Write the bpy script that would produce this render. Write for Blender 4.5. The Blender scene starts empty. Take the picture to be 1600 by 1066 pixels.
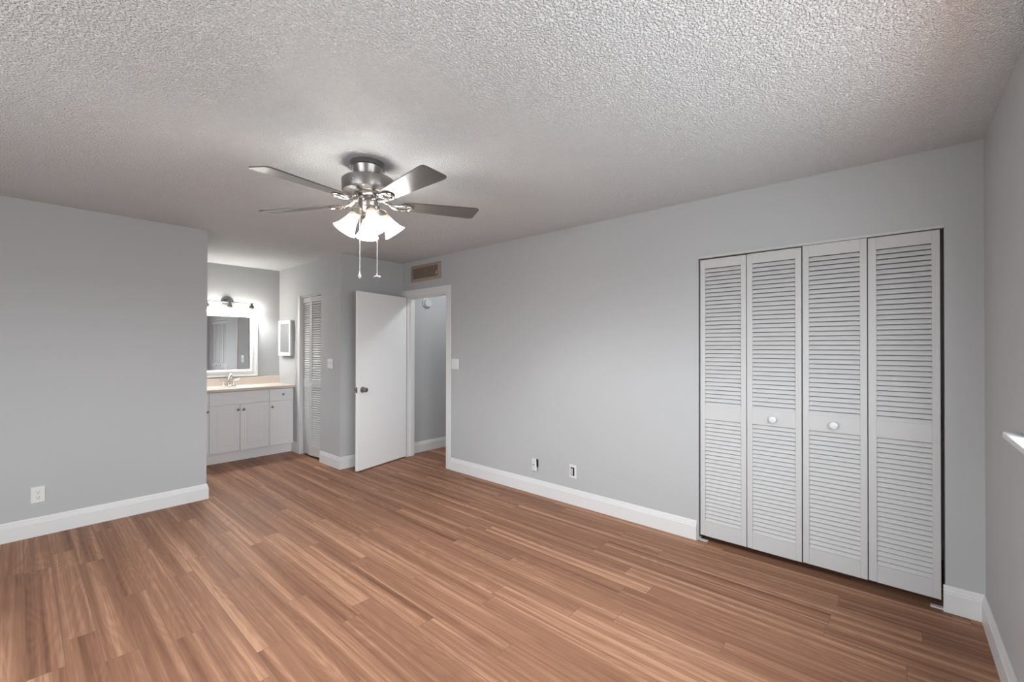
import bpy, bmesh, math, random
from mathutils import Vector, Matrix
C = bpy.context.scene
COL = C.collection
rnd = random.Random(7)
PI = math.pi

# ---------------------------------------------------------------- camera
YAW, PITCH, ROLL, FPX, CX, CY, CAMH = 0.72155, 0.00528, 0.00131, 677.57, 801.83, 538.78, 1.383
F = Vector((math.cos(YAW)*math.cos(PITCH), math.sin(YAW)*math.cos(PITCH), math.sin(PITCH)))
R0 = Vector((math.sin(YAW), -math.cos(YAW), 0))
U0 = R0.cross(F)
R = R0*math.cos(ROLL)+U0*math.sin(ROLL)
U = -R0*math.sin(ROLL)+U0*math.cos(ROLL)
cam = bpy.data.cameras.new('camera')
cam.sensor_fit = 'HORIZONTAL'
cam.sensor_width = 36
cam.lens = FPX/1600*36
cam.shift_x = (800-CX)/1600
cam.shift_y = (CY-533)/1600
cam.clip_start = 0.02
cam_o = bpy.data.objects.new('camera', cam)
COL.objects.link(cam_o)
cam_o.matrix_world = Matrix(((R.x, U.x, -F.x, 0), (R.y, U.y, -F.y, 0), (R.z, U.z, -F.z, CAMH), (0, 0, 0, 1)))
C.camera = cam_o

# ---------------------------------------------------------------- daylight and exposure
SKY, GROUND = 13.0, 5.4
w = bpy.data.worlds.new('sky')
C.world = w
w.use_nodes = True
nt = w.node_tree
nt.nodes.clear()
tc = nt.nodes.new('ShaderNodeTexCoord')
sx = nt.nodes.new('ShaderNodeSeparateXYZ')
nt.links.new(tc.outputs['Generated'], sx.inputs[0])
mr = nt.nodes.new('ShaderNodeMapRange')
mr.inputs['From Min'].default_value = -0.03
mr.inputs['From Max'].default_value = 0.05
nt.links.new(sx.outputs['Z'], mr.inputs['Value'])
mx = nt.nodes.new('ShaderNodeMix')
mx.data_type = 'RGBA'
mx.inputs['A'].default_value = (GROUND*0.95, GROUND, GROUND*1.03, 1)
mx.inputs['B'].default_value = (SKY*0.94, SKY, SKY*1.045, 1)
nt.links.new(mr.outputs[0], mx.inputs['Factor'])
bg = nt.nodes.new('ShaderNodeBackground')
nt.links.new(mx.outputs['Result'], bg.inputs['Color'])
wo = nt.nodes.new('ShaderNodeOutputWorld')
nt.links.new(bg.outputs[0], wo.inputs[0])
vs = C.view_settings
vs.view_transform = 'Standard'
vs.look = 'None'
vs.gamma = 1
vs.use_curve_mapping = False
C.cycles.caustics_reflective = False
C.cycles.caustics_refractive = False
vs.exposure = 0.12
FAN_GLOW, BAR_GLOW, FAN_BULB, BAR_BULB = 36.0, 84.0, 3000.0, 420.0
HALL_FILL = 44.0  # strength of the lamp added out of view in the hall

A, B, ALC, D, YR, XE, XMIN, CEIL = 3.217, 4.70, 6.454, 2.39, -0.341, 1.123, -1.80, 2.44
WT = 0.11
# window openings: (x0,x1,z0,z1) in the wall beside the camera
WIN = (0.35, 2.25, 1.075, 2.05)
def portal(name, loc, rot, sxx, syy):
    l = bpy.data.lights.new(name, 'AREA')
    l.shape = 'RECTANGLE'
    l.size, l.size_y = sxx, syy
    l.cycles.is_portal = True
    o = bpy.data.objects.new(name, l)
    o.location = loc
    o.rotation_euler = rot
    COL.objects.link(o)
portal('window_daylight', ((WIN[0]+WIN[1])/2, YR-WT-0.02, (WIN[2]+WIN[3])/2), (PI/2, 0, 0), WIN[1]-WIN[0], WIN[3]-WIN[2])
REAR = (0.5, 2.7, 0.60, 2.0)   # added unseen window behind the camera, extra daylight for the room: y0,y1,z0,z1
portal('added_rear_daylight', (XMIN-WT-0.02, (REAR[0]+REAR[1])/2, (REAR[2]+REAR[3])/2), (PI/2, 0, -PI/2), REAR[1]-REAR[0], REAR[3]-REAR[2])  # portal of the added rear window

# ---------------------------------------------------------------- materials
def mat(name, col, rough=0.5, metal=0.0, spec=0.5, **k):
    m = bpy.data.materials.new(name)
    m.use_nodes = True
    b = m.node_tree.nodes['Principled BSDF']
    b.inputs['Base Color'].default_value = (*col, 1)
    b.inputs['Roughness'].default_value = rough
    b.inputs['Metallic'].default_value = metal
    b.inputs['Specular IOR Level'].default_value = spec
    for n, v in k.items():
        b.inputs[n.replace('_', ' ')].default_value = v
    return m
def node(m, t, **k):
    n = m.node_tree.nodes.new('ShaderNode'+t)
    for a, v in k.items():
        setattr(n, a, v)
    return n
def link(m, a, b):
    m.node_tree.links.new(a, b)
def bump(m, scale, strength, dist, detail=3, rough=0.6, ramp=None):
    b = m.node_tree.nodes['Principled BSDF']
    t = node(m, 'TexCoord')
    n = node(m, 'TexNoise')
    n.inputs['Scale'].default_value = scale
    n.inputs['Detail'].default_value = detail
    n.inputs['Roughness'].default_value = rough
    link(m, t.outputs['Object'], n.inputs['Vector'])
    h = n.outputs['Fac']
    if ramp:
        r = node(m, 'ValToRGB')
        r.color_ramp.elements[0].position = ramp[0]
        r.color_ramp.elements[1].position = ramp[1]
        link(m, h, r.inputs[0])
        h = r.outputs[0]
    u = node(m, 'Bump')
    u.inputs['Strength'].default_value = strength
    u.inputs['Distance'].default_value = dist
    link(m, h, u.inputs['Height'])
    link(m, u.outputs[0], b.inputs['Normal'])
    return m
M = {}
M['wall'] = bump(mat('grey_wall_paint', (0.462, 0.472, 0.479), 0.75, spec=0.25), 140, 0.08, 0.001)
M['ceil'] = bump(mat('white_textured_ceiling', (0.86, 0.885, 0.90), 0.9, spec=0.1), 120, 1.0, 0.009, 2, 0.5, (0.40, 0.64))
M['trim'] = mat('white_semigloss_trim', (0.70, 0.70, 0.70), 0.4, spec=0.4)
M['door'] = bump(mat('white_door_paint', (0.88, 0.885, 0.885), 0.42, spec=0.4), 60, 0.03, 0.001)
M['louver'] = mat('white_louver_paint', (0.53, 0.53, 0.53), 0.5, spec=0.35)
M['cab'] = mat('white_cabinet_paint', (0.88, 0.885, 0.89), 0.45, spec=0.4)
M['counter'] = bump(mat('cream_cultured_marble', (0.66, 0.585, 0.52), 0.3), 30, 0.02, 0.001)
M['chrome'] = mat('polished_chrome', (0.85, 0.84, 0.82), 0.08, 1.0)
M['nickel'] = mat('brushed_nickel', (0.36, 0.345, 0.33), 0.33, 1.0)
M['gunmetal'] = mat('satin_grey_metal', (0.28, 0.28, 0.28), 0.35, 1.0)
M['nickel_hi'] = mat('polished_nickel', (0.55, 0.53, 0.51), 0.2, 1.0)
M['knobmetal'] = mat('dark_nickel_knob', (0.34, 0.33, 0.32), 0.25, 1.0)
M['dark'] = mat('black_gap', (0.012, 0.012, 0.012), 0.8)
M['plastic'] = mat('white_plastic', (0.72, 0.72, 0.71), 0.35)
M['greyplastic'] = mat('grey_white_plastic', (0.52, 0.52, 0.52), 0.4)
M['ventframe'] = mat('tan_enamel', (0.33, 0.27, 0.225), 0.5)
M['ventvane'] = mat('brown_enamel', (0.20, 0.15, 0.115), 0.55)
M['chain'] = mat('white_metal_chain', (0.8, 0.8, 0.78), 0.3, 0.4)
M['mirror'] = mat('silvered_glass', (0.86, 0.87, 0.87), 0.01, 1.0)
M['crystal'] = mat('clear_acrylic', (0.9, 0.9, 0.9), 0.05, 0.0, 0.5, Transmission_Weight=0.6)
M['windowglass'] = mat('window_glass', (1, 1, 1), 0.0, 0.0, 0.5, Transmission_Weight=1.0, IOR=1.02)
M['concrete'] = mat('outside_slab', (0.4, 0.4, 0.4), 0.9)

def blade_mat():
    m = mat('dark_blade_laminate', (0.05, 0.045, 0.042), 0.3, 0.0, 0.5)
    b = m.node_tree.nodes['Principled BSDF']
    t = node(m, 'TexCoord')
    mp = node(m, 'Mapping')
    mp.inputs['Scale'].default_value = (3, 60, 60)
    link(m, t.outputs['Object'], mp.inputs[0])
    n = node(m, 'TexNoise')
    n.inputs['Scale'].default_value = 1.0
    n.inputs['Detail'].default_value = 4
    link(m, mp.outputs[0], n.inputs['Vector'])
    r = node(m, 'ValToRGB')
    r.color_ramp.elements[0].color = (0.055, 0.046, 0.04, 1)
    r.color_ramp.elements[1].color = (0.10, 0.09, 0.083, 1)
    link(m, n.outputs['Fac'], r.inputs[0])
    link(m, r.outputs[0], b.inputs['Base Color'])
    b.inputs['Coat Weight'].default_value = 0.5
    b.inputs['Coat Roughness'].default_value = 0.22
    return m
M['blade'] = blade_mat()

def glow_mat(name, strength, top=(1.0, 0.72, 0.45), z0=0.0, z1=0.05):
    """frosted lamp glass lit from inside: dimmer and warmer at the neck, where the socket sits (local z up = neck)"""
    m = bpy.data.materials.new(name)
    m.use_nodes = True
    b = m.node_tree.nodes['Principled BSDF']
    b.inputs['Base Color'].default_value = (0.30, 0.27, 0.23, 1)
    b.inputs['Roughness'].default_value = 0.3
    t = node(m, 'TexCoord')
    s = node(m, 'SeparateXYZ')
    link(m, t.outputs['Object'], s.inputs[0])
    q = node(m, 'MapRange')
    q.inputs['From Min'].default_value = z0
    q.inputs['From Max'].default_value = z1
    link(m, s.outputs['Z'], q.inputs['Value'])
    c = node(m, 'Mix', data_type='RGBA')
    c.inputs['A'].default_value = (1.0, 0.98, 0.945, 1)
    c.inputs['B'].default_value = (*top, 1)
    link(m, q.outputs[0], c.inputs['Factor'])
    link(m, c.outputs['Result'], b.inputs['Emission Color'])
    iv = node(m, 'Math', operation='SUBTRACT')
    iv.inputs[0].default_value = 1.0
    link(m, q.outputs[0], iv.inputs[1])
    pw = node(m, 'Math', operation='POWER')
    pw.inputs[1].default_value = 2.2
    link(m, iv.outputs[0], pw.inputs[0])
    ma = node(m, 'Math', operation='MULTIPLY_ADD')
    ma.inputs[1].default_value = strength
    ma.inputs[2].default_value = 0.5
    link(m, pw.outputs[0], ma.inputs[0])
    link(m, ma.outputs[0], b.inputs['Emission Strength'])
    return m
M['fanglass'] = glow_mat('frosted_fan_glass', FAN_GLOW, z0=-0.085, z1=-0.012)
def bulb_mat(name, strength):
    m = mat(name, (0.9, 0.9, 0.9), 0.4)
    b = m.node_tree.nodes['Principled BSDF']
    b.inputs['Emission Color'].default_value = (0.95, 0.98, 1.0, 1)
    b.inputs['Emission Strength'].default_value = strength
    return m
M['fanbulb'] = bulb_mat('lit_fan_bulb', FAN_BULB)
M['barbulb'] = bulb_mat('lit_vanity_bulb', BAR_BULB)
M['barglass'] = glow_mat('frosted_vanity_glass', BAR_GLOW, z0=-0.07, z1=-0.01)

M['hallfill'] = bulb_mat('hall_fill_glow', HALL_FILL)  # glow of the added hall fill lamp
def wood_mat():
    m = mat('laminate_wood_planks', (0.4, 0.24, 0.17), 0.46, 0.0, 0.2)
    b = m.node_tree.nodes['Principled BSDF']
    t = node(m, 'TexCoord')
    at = node(m, 'Attribute', attribute_name='plank')
    sep = node(m, 'SeparateColor')
    link(m, at.outputs['Color'], sep.inputs[0])
    # plank-shifted coordinates
    sh = node(m, 'VectorMath', operation='MULTIPLY')
    sh.inputs[1].default_value = (37.0, 91.0, 53.0)
    link(m, at.outputs['Color'], sh.inputs[0])
    ad = node(m, 'VectorMath', operation='ADD')
    link(m, t.outputs['Object'], ad.inputs[0])
    link(m, sh.outputs[0], ad.inputs[1])
    def streak(sc, det, rough, dist):
        mp = node(m, 'Mapping')
        mp.inputs['Scale'].default_value = sc
        link(m, ad.outputs[0], mp.inputs[0])
        n = node(m, 'TexNoise')
        n.inputs['Scale'].default_value = 1.0
        n.inputs['Detail'].default_value = det
        n.inputs['Roughness'].default_value = rough
        n.inputs['Distortion'].default_value = dist
        link(m, mp.outputs[0], n.inputs['Vector'])
        return n.outputs['Fac']
    broad = streak((19, 0.30, 1), 2, 0.5, 0.35)
    mid = streak((52, 0.75, 1), 4, 0.6, 0.7)
    fine = streak((300, 4.0, 1), 3, 0.7, 0.2)
    # cathedral growth rings
    ringn = streak((8, 0.9, 1), 1, 0.4, 0.3)
    rm = node(m, 'Math', operation='MULTIPLY')
    rm.inputs[1].default_value = 95.0
    link(m, ringn, rm.inputs[0])
    rs = node(m, 'Math', operation='SINE')
    link(m, rm.outputs[0], rs.inputs[0])
    def madd(a, k, c):
        x = node(m, 'Math', operation='MULTIPLY_ADD')
        x.inputs[1].default_value = k
        link(m, a, x.inputs[0])
        if isinstance(c, (int, float)):
            x.inputs[2].default_value = c
        else:
            link(m, c, x.inputs[2])
        return x.outputs[0]
    v = madd(sep.outputs['Red'], 0.26, -0.65)
    v = madd(broad, 1.05, v)
    v = madd(mid, 0.68, v)
    v = madd(fine, 0.42, v)
    v = madd(rs.outputs[0], 0.035, v)
    r = node(m, 'ValToRGB')
    e = r.color_ramp.elements
    e[0].position = 0.18
    e[0].color = (0.161, 0.073, 0.043, 1)
    e[1].position = 0.86
    e[1].color = (0.510, 0.285, 0.177, 1)
    x = e.new(0.40)
    x.color = (0.250, 0.120, 0.072, 1)
    x = e.new(0.60)
    x.color = (0.322, 0.162, 0.098, 1)
    link(m, v, r.inputs[0])
    # fine dark seam round each plank (UV in metres from the plank's edge)
    uv = node(m, 'UVMap', uv_map='edge')
    su = node(m, 'SeparateXYZ')
    link(m, uv.outputs[0], su.inputs[0])
    def seam(o):
        q = node(m, 'MapRange')
        q.inputs['From Min'].default_value = 0.0008
        q.inputs['From Max'].default_value = 0.0022
        link(m, o, q.inputs['Value'])
        return q.outputs[0]
    mn = node(m, 'Math', operation='MINIMUM')
    link(m, seam(su.outputs['X']), mn.inputs[0])
    link(m, seam(su.outputs['Y']), mn.inputs[1])
    mm = node(m, 'Mix', data_type='RGBA')
    mm.inputs['A'].default_value = (0.22, 0.12, 0.08, 1)
    link(m, mn.outputs[0], mm.inputs['Factor'])
    link(m, r.outputs[0], mm.inputs['B'])
    link(m, mm.outputs['Result'], b.inputs['Base Color'])
    rr = node(m, 'MapRange')
    rr.inputs['To Min'].default_value = 0.42
    rr.inputs['To Max'].default_value = 0.58
    link(m, fine, rr.inputs['Value'])
    link(m, rr.outputs[0], b.inputs['Roughness'])
    u = node(m, 'Bump')
    u.inputs['Strength'].default_value = 0.06
    u.inputs['Distance'].default_value = 0.002
    link(m, fine, u.inputs['Height'])
    link(m, u.outputs[0], b.inputs['Normal'])
    return m
M['wood'] = wood_mat()

# ---------------------------------------------------------------- mesh helpers
def BM():
    return bmesh.new()
def box(bm, x0, x1, y0, y1, z0, z1, bev=0.0, seg=2, mtx=None):
    vs_ = [bm.verts.new((x, y, z)) for x in (x0, x1) for y in (y0, y1) for z in (z0, z1)]
    q = ((0, 1, 3, 2), (4, 6, 7, 5), (0, 4, 5, 1), (2, 3, 7, 6), (0, 2, 6, 4), (1, 5, 7, 3))
    fs = [bm.faces.new([vs_[i] for i in f]) for f in q]
    if bev > 0:
        es = list({e for f in fs for e in f.edges})
        r = bmesh.ops.bevel(bm, geom=es, offset=bev, segments=seg, profile=0.5, affect='EDGES')
        vs_ = list({v for f in r['faces'] for v in f.verts} | {v for v in vs_ if v.is_valid})
    if mtx is not None:
        bmesh.ops.transform(bm, matrix=mtx, verts=[v for v in vs_ if v.is_valid])
    return vs_
def poly_extrude(bm, pts, vec):
    """closed prism: polygon pts (3D) swept along vec"""
    vec = Vector(vec)
    a = [bm.verts.new(p) for p in pts]
    b = [bm.verts.new(Vector(p)+vec) for p in pts]
    n = len(pts)
    bm.faces.new(a)
    bm.faces.new(b[::-1])
    for i in range(n):
        bm.faces.new((a[i], b[i], b[(i+1) % n], a[(i+1) % n]))
    return a+b
def lathe(bm, prof, n=40, mtx=None, cap=True):
    """profile (r,z) spun round z"""
    rings = []
    allv = []
    for r, z in prof:
        if r < 1e-6:
            v = bm.verts.new((0, 0, z))
            rings.append([v])
            allv.append(v)
        else:
            ring = [bm.verts.new((r*math.cos(2*PI*i/n), r*math.sin(2*PI*i/n), z)) for i in range(n)]
            rings.append(ring)
            allv += ring
    for a, b in zip(rings, rings[1:]):
        for i in range(n):
            j = (i+1) % n
            if len(a) == 1 and len(b) == 1:
                continue
            if len(a) == 1:
                bm.faces.new((a[0], b[i], b[j]))
            elif len(b) == 1:
                bm.faces.new((a[i], b[0], a[j]))
            else:
                bm.faces.new((a[i], b[i], b[j], a[j]))
    if cap:
        for rg in (rings[0], rings[-1]):
            if len(rg) > 1:
                bm.faces.new(rg)
    if mtx is not None:
        bmesh.ops.transform(bm, matrix=mtx, verts=allv)
    return allv
def tube(bm, pts, rad, n=10, cap=True):
    pts = [Vector(p) for p in pts]
    rads = rad if isinstance(rad, (list, tuple)) else [rad]*len(pts)
    prev = None
    t0 = (pts[1]-pts[0]).normalized()
    up = Vector((0, 0, 1)) if abs(t0.z) < 0.9 else Vector((1, 0, 0))
    s = t0.cross(up).normalized()
    rings = []
    for i, p in enumerate(pts):
        if i == 0:
            t = t0
        elif i == len(pts)-1:
            t = (pts[i]-pts[i-1]).normalized()
        else:
            t = ((pts[i]-pts[i-1]).normalized()+(pts[i+1]-pts[i]).normalized()).normalized()
        s = (s-t*s.dot(t)).normalized()
        u = t.cross(s)
        rings.append([bm.verts.new(p+(s*math.cos(2*PI*k/n)+u*math.sin(2*PI*k/n))*rads[i]) for k in range(n)])
    for a, b in zip(rings, rings[1:]):
        for k in range(n):
            bm.faces.new((a[k], a[(k+1) % n], b[(k+1) % n], b[k]))
    if cap:
        bm.faces.new(rings[0])
        bm.faces.new(rings[-1])
def smooth_path(pts, k=6):
    pts = [Vector(p) for p in pts]
    out = []
    for i in range(len(pts)-1):
        p0, p1, p2, p3 = pts[max(i-1, 0)], pts[i], pts[i+1], pts[min(i+2, len(pts)-1)]
        for j in range(k):
            t = j/k
            out.append(0.5*((2*p1)+(p2-p0)*t+(2*p0-5*p1+4*p2-p3)*t*t+(3*p1-p0-3*p2+p3)*t**3))
    out.append(pts[-1])
    return out
def obj(name, bm, m, parent=None, smooth=False, offset=None, **props):
    """link a bmesh as one object; offset = vector taken off the vertices (world -> local)"""
    bmesh.ops.recalc_face_normals(bm, faces=bm.faces[:])
    if offset is not None:
        bmesh.ops.translate(bm, vec=-Vector(offset), verts=bm.verts[:])
    me = bpy.data.meshes.new(name)
    bm.to_mesh(me)
    bm.free()
    me.materials.append(M[m] if isinstance(m, str) else m)
    if smooth:
        for p in me.polygons:
            p.use_smooth = True
        me.set_sharp_from_angle(angle=math.radians(38))
    o = bpy.data.objects.new(name, me)
    COL.objects.link(o)
    if parent is not None:
        o.parent = parent
    for k, v in props.items():
        o[k] = v
    return o
def thing(name, label, cat, loc=(0, 0, 0), rot=(0, 0, 0), group=None, kind='thing'):
    o = bpy.data.objects.new(name, None)
    o.empty_display_size = 0.1
    COL.objects.link(o)
    o.location = loc
    o.rotation_euler = rot
    o['label'] = label
    o['category'] = cat
    o['kind'] = kind
    if group:
        o['group'] = group
    return o
def struct(name, bm, m, label, cat, **k):
    return obj(name, bm, m, None, label=label, category=cat, kind='structure', **k)
def place(o, loc, rot=(0, 0, 0)):
    o.location = loc
    o.rotation_euler = rot
    return o

# ---------------------------------------------------------------- floor
def build_floor():
    bm = BM()
    colr = bm.loops.layers.float_color.new('plank')
    uvl = bm.loops.layers.uv.new('edge')
    PW, PL, X0, X1, Y0, Y1 = 0.115, 1.28, XMIN-WT, 5.2, YR-WT-0.9, ALC+WT
    joints = {0: 2.545, 2: 2.165, 4: 2.47, 6: 2.17, 7: 3.05, 9: 2.16, 10: 2.95, 12: 1.26, 14: 1.88, 16: 1.05, -1: 3.2, -2: 2.6, 1: 3.25, 3: 2.95, 5: 3.36, 8: 2.62, 11: 1.70, 13: 2.35, 15: 2.45}
    tones = {(0, 2.545): 0.82, (2, 2.165): 0.80, (4, 1.19): 0.74, (6, 2.17): 0.80, (14, 0.6): 0.62, (14, 1.88): 0.35, (9, 2.16): 0.66, (9, 0.88): 0.36, (-1, 1.92): 0.30, (1, 1.97): 0.42}
    n0 = math.floor((X0-0.482)/PW)
    n1 = math.ceil((X1-0.482)/PW)
    for n in range(n0, n1):
        xa, xb = max(0.482+n*PW, X0), min(0.482+(n+1)*PW, X1)
        if xb <= xa:
            continue
        j = joints.get(n, rnd.uniform(0, PL))
        y = j-math.ceil((j-Y0)/PL)*PL
        while y < Y1:
            ya, yb = max(y, Y0), min(y+PL, Y1)
            tone = rnd.uniform(0.22, 0.74)
            for (tn, ty), tv in tones.items():
                if tn == n and abs(ty-y) < 0.05:
                    tone = tv
            c = (tone, rnd.random(), rnd.random(), 1)
            if yb > ya:
                nx = [xa, (xa+xb)/2, xb]
                ny = [ya, (ya+yb)/2, yb]
                for i in range(2):
                    for k in range(2):
                        vs_ = [bm.verts.new((nx[i], ny[k], 0)), bm.verts.new((nx[i+1], ny[k], 0)), bm.verts.new((nx[i+1], ny[k+1], 0)), bm.verts.new((nx[i], ny[k+1], 0))]
                        f = bm.faces.new(vs_)
                        for lp in f.loops:
                            lp[colr] = c
                            co = lp.vert.co
                            lp[uvl].uv = (min(co.x-xa, xb-co.x), min(co.y-ya, yb-co.y))
            y += PL
    bmesh.ops.remove_doubles(bm, verts=bm.verts[:], dist=1e-5)
    for v in box(bm, X0, X1, Y0, Y1, -0.12, -0.0005):
        for lp in v.link_loops:
            lp[colr] = (0.5, 0.5, 0.5, 1)
            lp[uvl].uv = (1, 1)
    return struct('floor', bm, 'wood', 'brown wood laminate plank floor of the empty bedroom', 'floor')
build_floor()

# ---------------------------------------------------------------- ceiling
bm = BM()
box(bm, XMIN-WT, 5.2, YR-WT, ALC+WT, CEIL, CEIL+0.12)
struct('ceiling', bm, 'ceil', 'white popcorn textured ceiling above the bedroom', 'ceiling')

# ---------------------------------------------------------------- walls
CL0, CL1, CLH = -0.197, 1.058, 2.032         # closet opening
DR0, DR1, DRH = 3.836, 4.622, 2.012          # hall door opening
bm = BM()
box(bm, A, A+WT, YR, CL0, 0, CEIL)
box(bm, A, A+WT, CL0, CL1, CLH, CEIL)
box(bm, A, A+WT, CL1, DR0, 0, CEIL)
box(bm, A, A+WT, DR0, DR1, DRH, CEIL)
box(bm, A, A+WT, DR1, B, 0, CEIL)
struct('wall_right', bm, 'wall', 'long grey wall with the closet and the hall doorway', 'wall')
bm = BM()
box(bm, XMIN, XE, B, B+WT, 0, CEIL)
box(bm, XE-WT, XE, B+WT, ALC, 0, CEIL)
struct('wall_left', bm, 'wall', 'grey wall with one outlet left of the vanity alcove', 'wall')
BF0, BF1, BFH = 5.185, 5.765, 2.03
bm = BM()
box(bm, D, D+WT, B, BF0, 0, CEIL)
box(bm, D, D+WT, BF0, BF1, BFH, CEIL)
box(bm, D, D+WT, BF1, ALC, 0, CEIL)
struct('wall_alcove', bm, 'wall', 'grey side wall of the vanity alcove with a narrow louvered door', 'wall')
bm = BM()
box(bm, D+WT, 5.0, B, B+WT, 0, CEIL)
struct('wall_far', bm, 'wall', 'grey wall behind the open white door running into the hall', 'wall')
bm = BM()
box(bm, XE-WT, 3.217, ALC, ALC+WT, 0, CEIL)
struct('wall_back', bm, 'wall', 'grey wall behind the vanity mirror', 'wall')
bm = BM()
wx0, wx1, wz0, wz1 = WIN
box(bm, XMIN-WT, wx0, YR-WT, YR, 0, CEIL)
box(bm, wx1, A+WT+0.75, YR-WT, YR, 0, CEIL)
box(bm, wx0, wx1, YR-WT, YR, 0, wz0)
box(bm, wx0, wx1, YR-WT, YR, wz1, CEIL)
struct('wall_front', bm, 'wall', 'grey window wall at the right edge of the room', 'wall')
bm = BM()
ry0, ry1, rz0, rz1 = REAR
box(bm, XMIN-WT, XMIN, YR, ry0, 0, CEIL)
box(bm, XMIN-WT, XMIN, ry1, B+WT, 0, CEIL)
box(bm, XMIN-WT, XMIN, ry0, ry1, rz1, CEIL)
box(bm, XMIN-WT, XMIN, ry0, ry1, 0, rz0)
struct('wall_rear', bm, 'wall', 'grey wall with an added window behind the viewer', 'wall')
# hall shell
bm = BM()
box(bm, A+WT, 5.0, 3.36, 3.47, 0, CEIL)
box(bm, 5.0, 5.11, 3.36, B+WT, 0, CEIL)
struct('wall_hall', bm, 'wall', 'grey hall walls beyond the doorway', 'wall')
# closet shells
bm = BM()
box(bm, A+WT+0.65, A+WT+0.75, YR, 1.40, 0, CEIL)
box(bm, A+WT, A+WT+0.65, 1.30, 1.40, 0, CEIL)
struct('wall_closet', bm, 'wall', 'inner walls of the closet behind the white louvered doors', 'wall')
bm = BM()
box(bm, 3.11, 3.217, B+WT, ALC, 0, CEIL)
struct('wall_linen', bm, 'wall', 'inner wall of the linen closet beside the vanity', 'wall')

# ---------------------------------------------------------------- baseboards
BH, BT = 0.137, 0.015
PROF = [(0, 0), (BT, 0), (BT, 0.098), (BT-0.003, 0.103), (BT-0.003, 0.110), (BT-0.0065, 0.119), (BT-0.0065, 0.124), (0.004, BH), (0, BH)]
def base_run(bm, p, q, nrm, m0=0.0, m1=0.0):
    """skirting along p->q on the wall, standing out along nrm; m0/m1 lengthen (+) or mitre (-) the outer edge"""
    p, q, nrm = Vector(p), Vector(q), Vector(nrm)
    d = (q-p).normalized()
    a = [bm.verts.new(p+nrm*t+Vector((0, 0, z))-d*m0*t) for t, z in PROF]
    b = [bm.verts.new(q+nrm*t+Vector((0, 0, z))+d*m1*t) for t, z in PROF]
    n = len(PROF)
    bm.faces.new(a)
    bm.faces.new(b[::-1])
    for i in range(n):
        bm.faces.new((a[i], b[i], b[(i+1) % n], a[(i+1) % n]))
bm = BM()
base_run(bm, (XMIN, B, 0), (XE, B, 0), (0, -1, 0), -1, 1)
base_run(bm, (XE, B, 0), (XE, 5.95, 0), (1, 0, 0), 1, 0)
struct('baseboard_left', bm, 'trim', 'white baseboard along the grey wall with the outlet', 'baseboard')
bm = BM()
base_run(bm, (A, CL1+0.012, 0), (A, DR0-0.078, 0), (-1, 0, 0), 0, 0)
struct('baseboard_right', bm, 'trim', 'white baseboard between the louvered closet and the hall doorway', 'baseboard')
bm = BM()
base_run(bm, (A, YR, 0), (A, CL0+0.008, 0), (-1, 0, 0), -1, 0)
struct('baseboard_corner', bm, 'trim', 'short white baseboard right of the louvered closet', 'baseboard')
bm = BM()
base_run(bm, (XMIN, YR, 0), (A, YR, 0), (0, 1, 0), 0, -1)
struct('baseboard_front', bm, 'trim', 'white baseboard along the window wall at the right edge', 'baseboard')
bm = BM()
base_run(bm, (D, B, 0), (D, BF0, 0), (-1, 0, 0), 1, 0)
base_run(bm, (D, B, 0), (A-0.02, B, 0), (0, -1, 0), 1, 0)
struct('baseboard_alcove', bm, 'trim', 'white baseboard wrapping the corner left of the open door', 'baseboard')
bm = BM()
base_run(bm, (D, BF1+0.062, 0), (D, 5.998, 0), (-1, 0, 0), 0, 0)
struct('baseboard_vanity', bm, 'trim', 'tiny white baseboard between vanity and narrow louvered door', 'baseboard')
bm = BM()
base_run(bm, (A+WT+0.016, B, 0), (5.0, B, 0), (0, -1, 0), 0, 0)
struct('baseboard_hall', bm, 'trim', 'white baseboard in the hall seen through the doorway', 'baseboard')

# ---------------------------------------------------------------- doorway casing and jamb
CT, CW = 0.016, 0.075
bm = BM()
box(bm, A-CT, A-0.0003, DR0-CW, DR0, 0, DRH+CW, 0.004)
box(bm, A-CT, A-0.0003, DR1, min(DR1+CW, B-0.001), 0, DRH+CW, 0.004)
box(bm, A-CT, A-0.0003, DR0, DR1, DRH, DRH+CW, 0.004)
# jamb lining and stop
box(bm, A, A+WT, DR0-0.0002, DR0+0.014, 0, DRH)
box(bm, A, A+WT, DR1-0.014, DR1+0.0002, 0, DRH)
box(bm, A, A+WT, DR0+0.014, DR1-0.014, DRH-0.014, DRH+0.0002)
box(bm, A+0.042, A+0.075, DR0+0.014, DR0+0.025, 0, DRH-0.014)
box(bm, A+0.042, A+0.075, DR1-0.025, DR1-0.014, 0, DRH-0.014)
box(bm, A+0.042, A+0.075, DR0+0.025, DR1-0.025, DRH-0.025, DRH-0.014)
# hall side casing
box(bm, A+WT+0.0003, A+WT+CT, DR0-CW, DR0, 0, DRH+CW, 0.004)
box(bm, A+WT+0.0003, A+WT+CT, DR1, min(DR1+CW, B-0.001), 0, DRH+CW, 0.004)
box(bm, A+WT+0.0003, A+WT+CT, DR0, DR1, DRH, DRH+CW, 0.004)
trim1 = struct('trim_1', bm, 'trim', 'white casing around the hall doorway', 'door casing')
bm = BM()
box(bm, A+0.010, A+0.038, DR0+0.0142, DR0+0.0156, 0.87, 0.93)
obj('strike_plate', bm, 'knobmetal', trim1)

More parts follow.
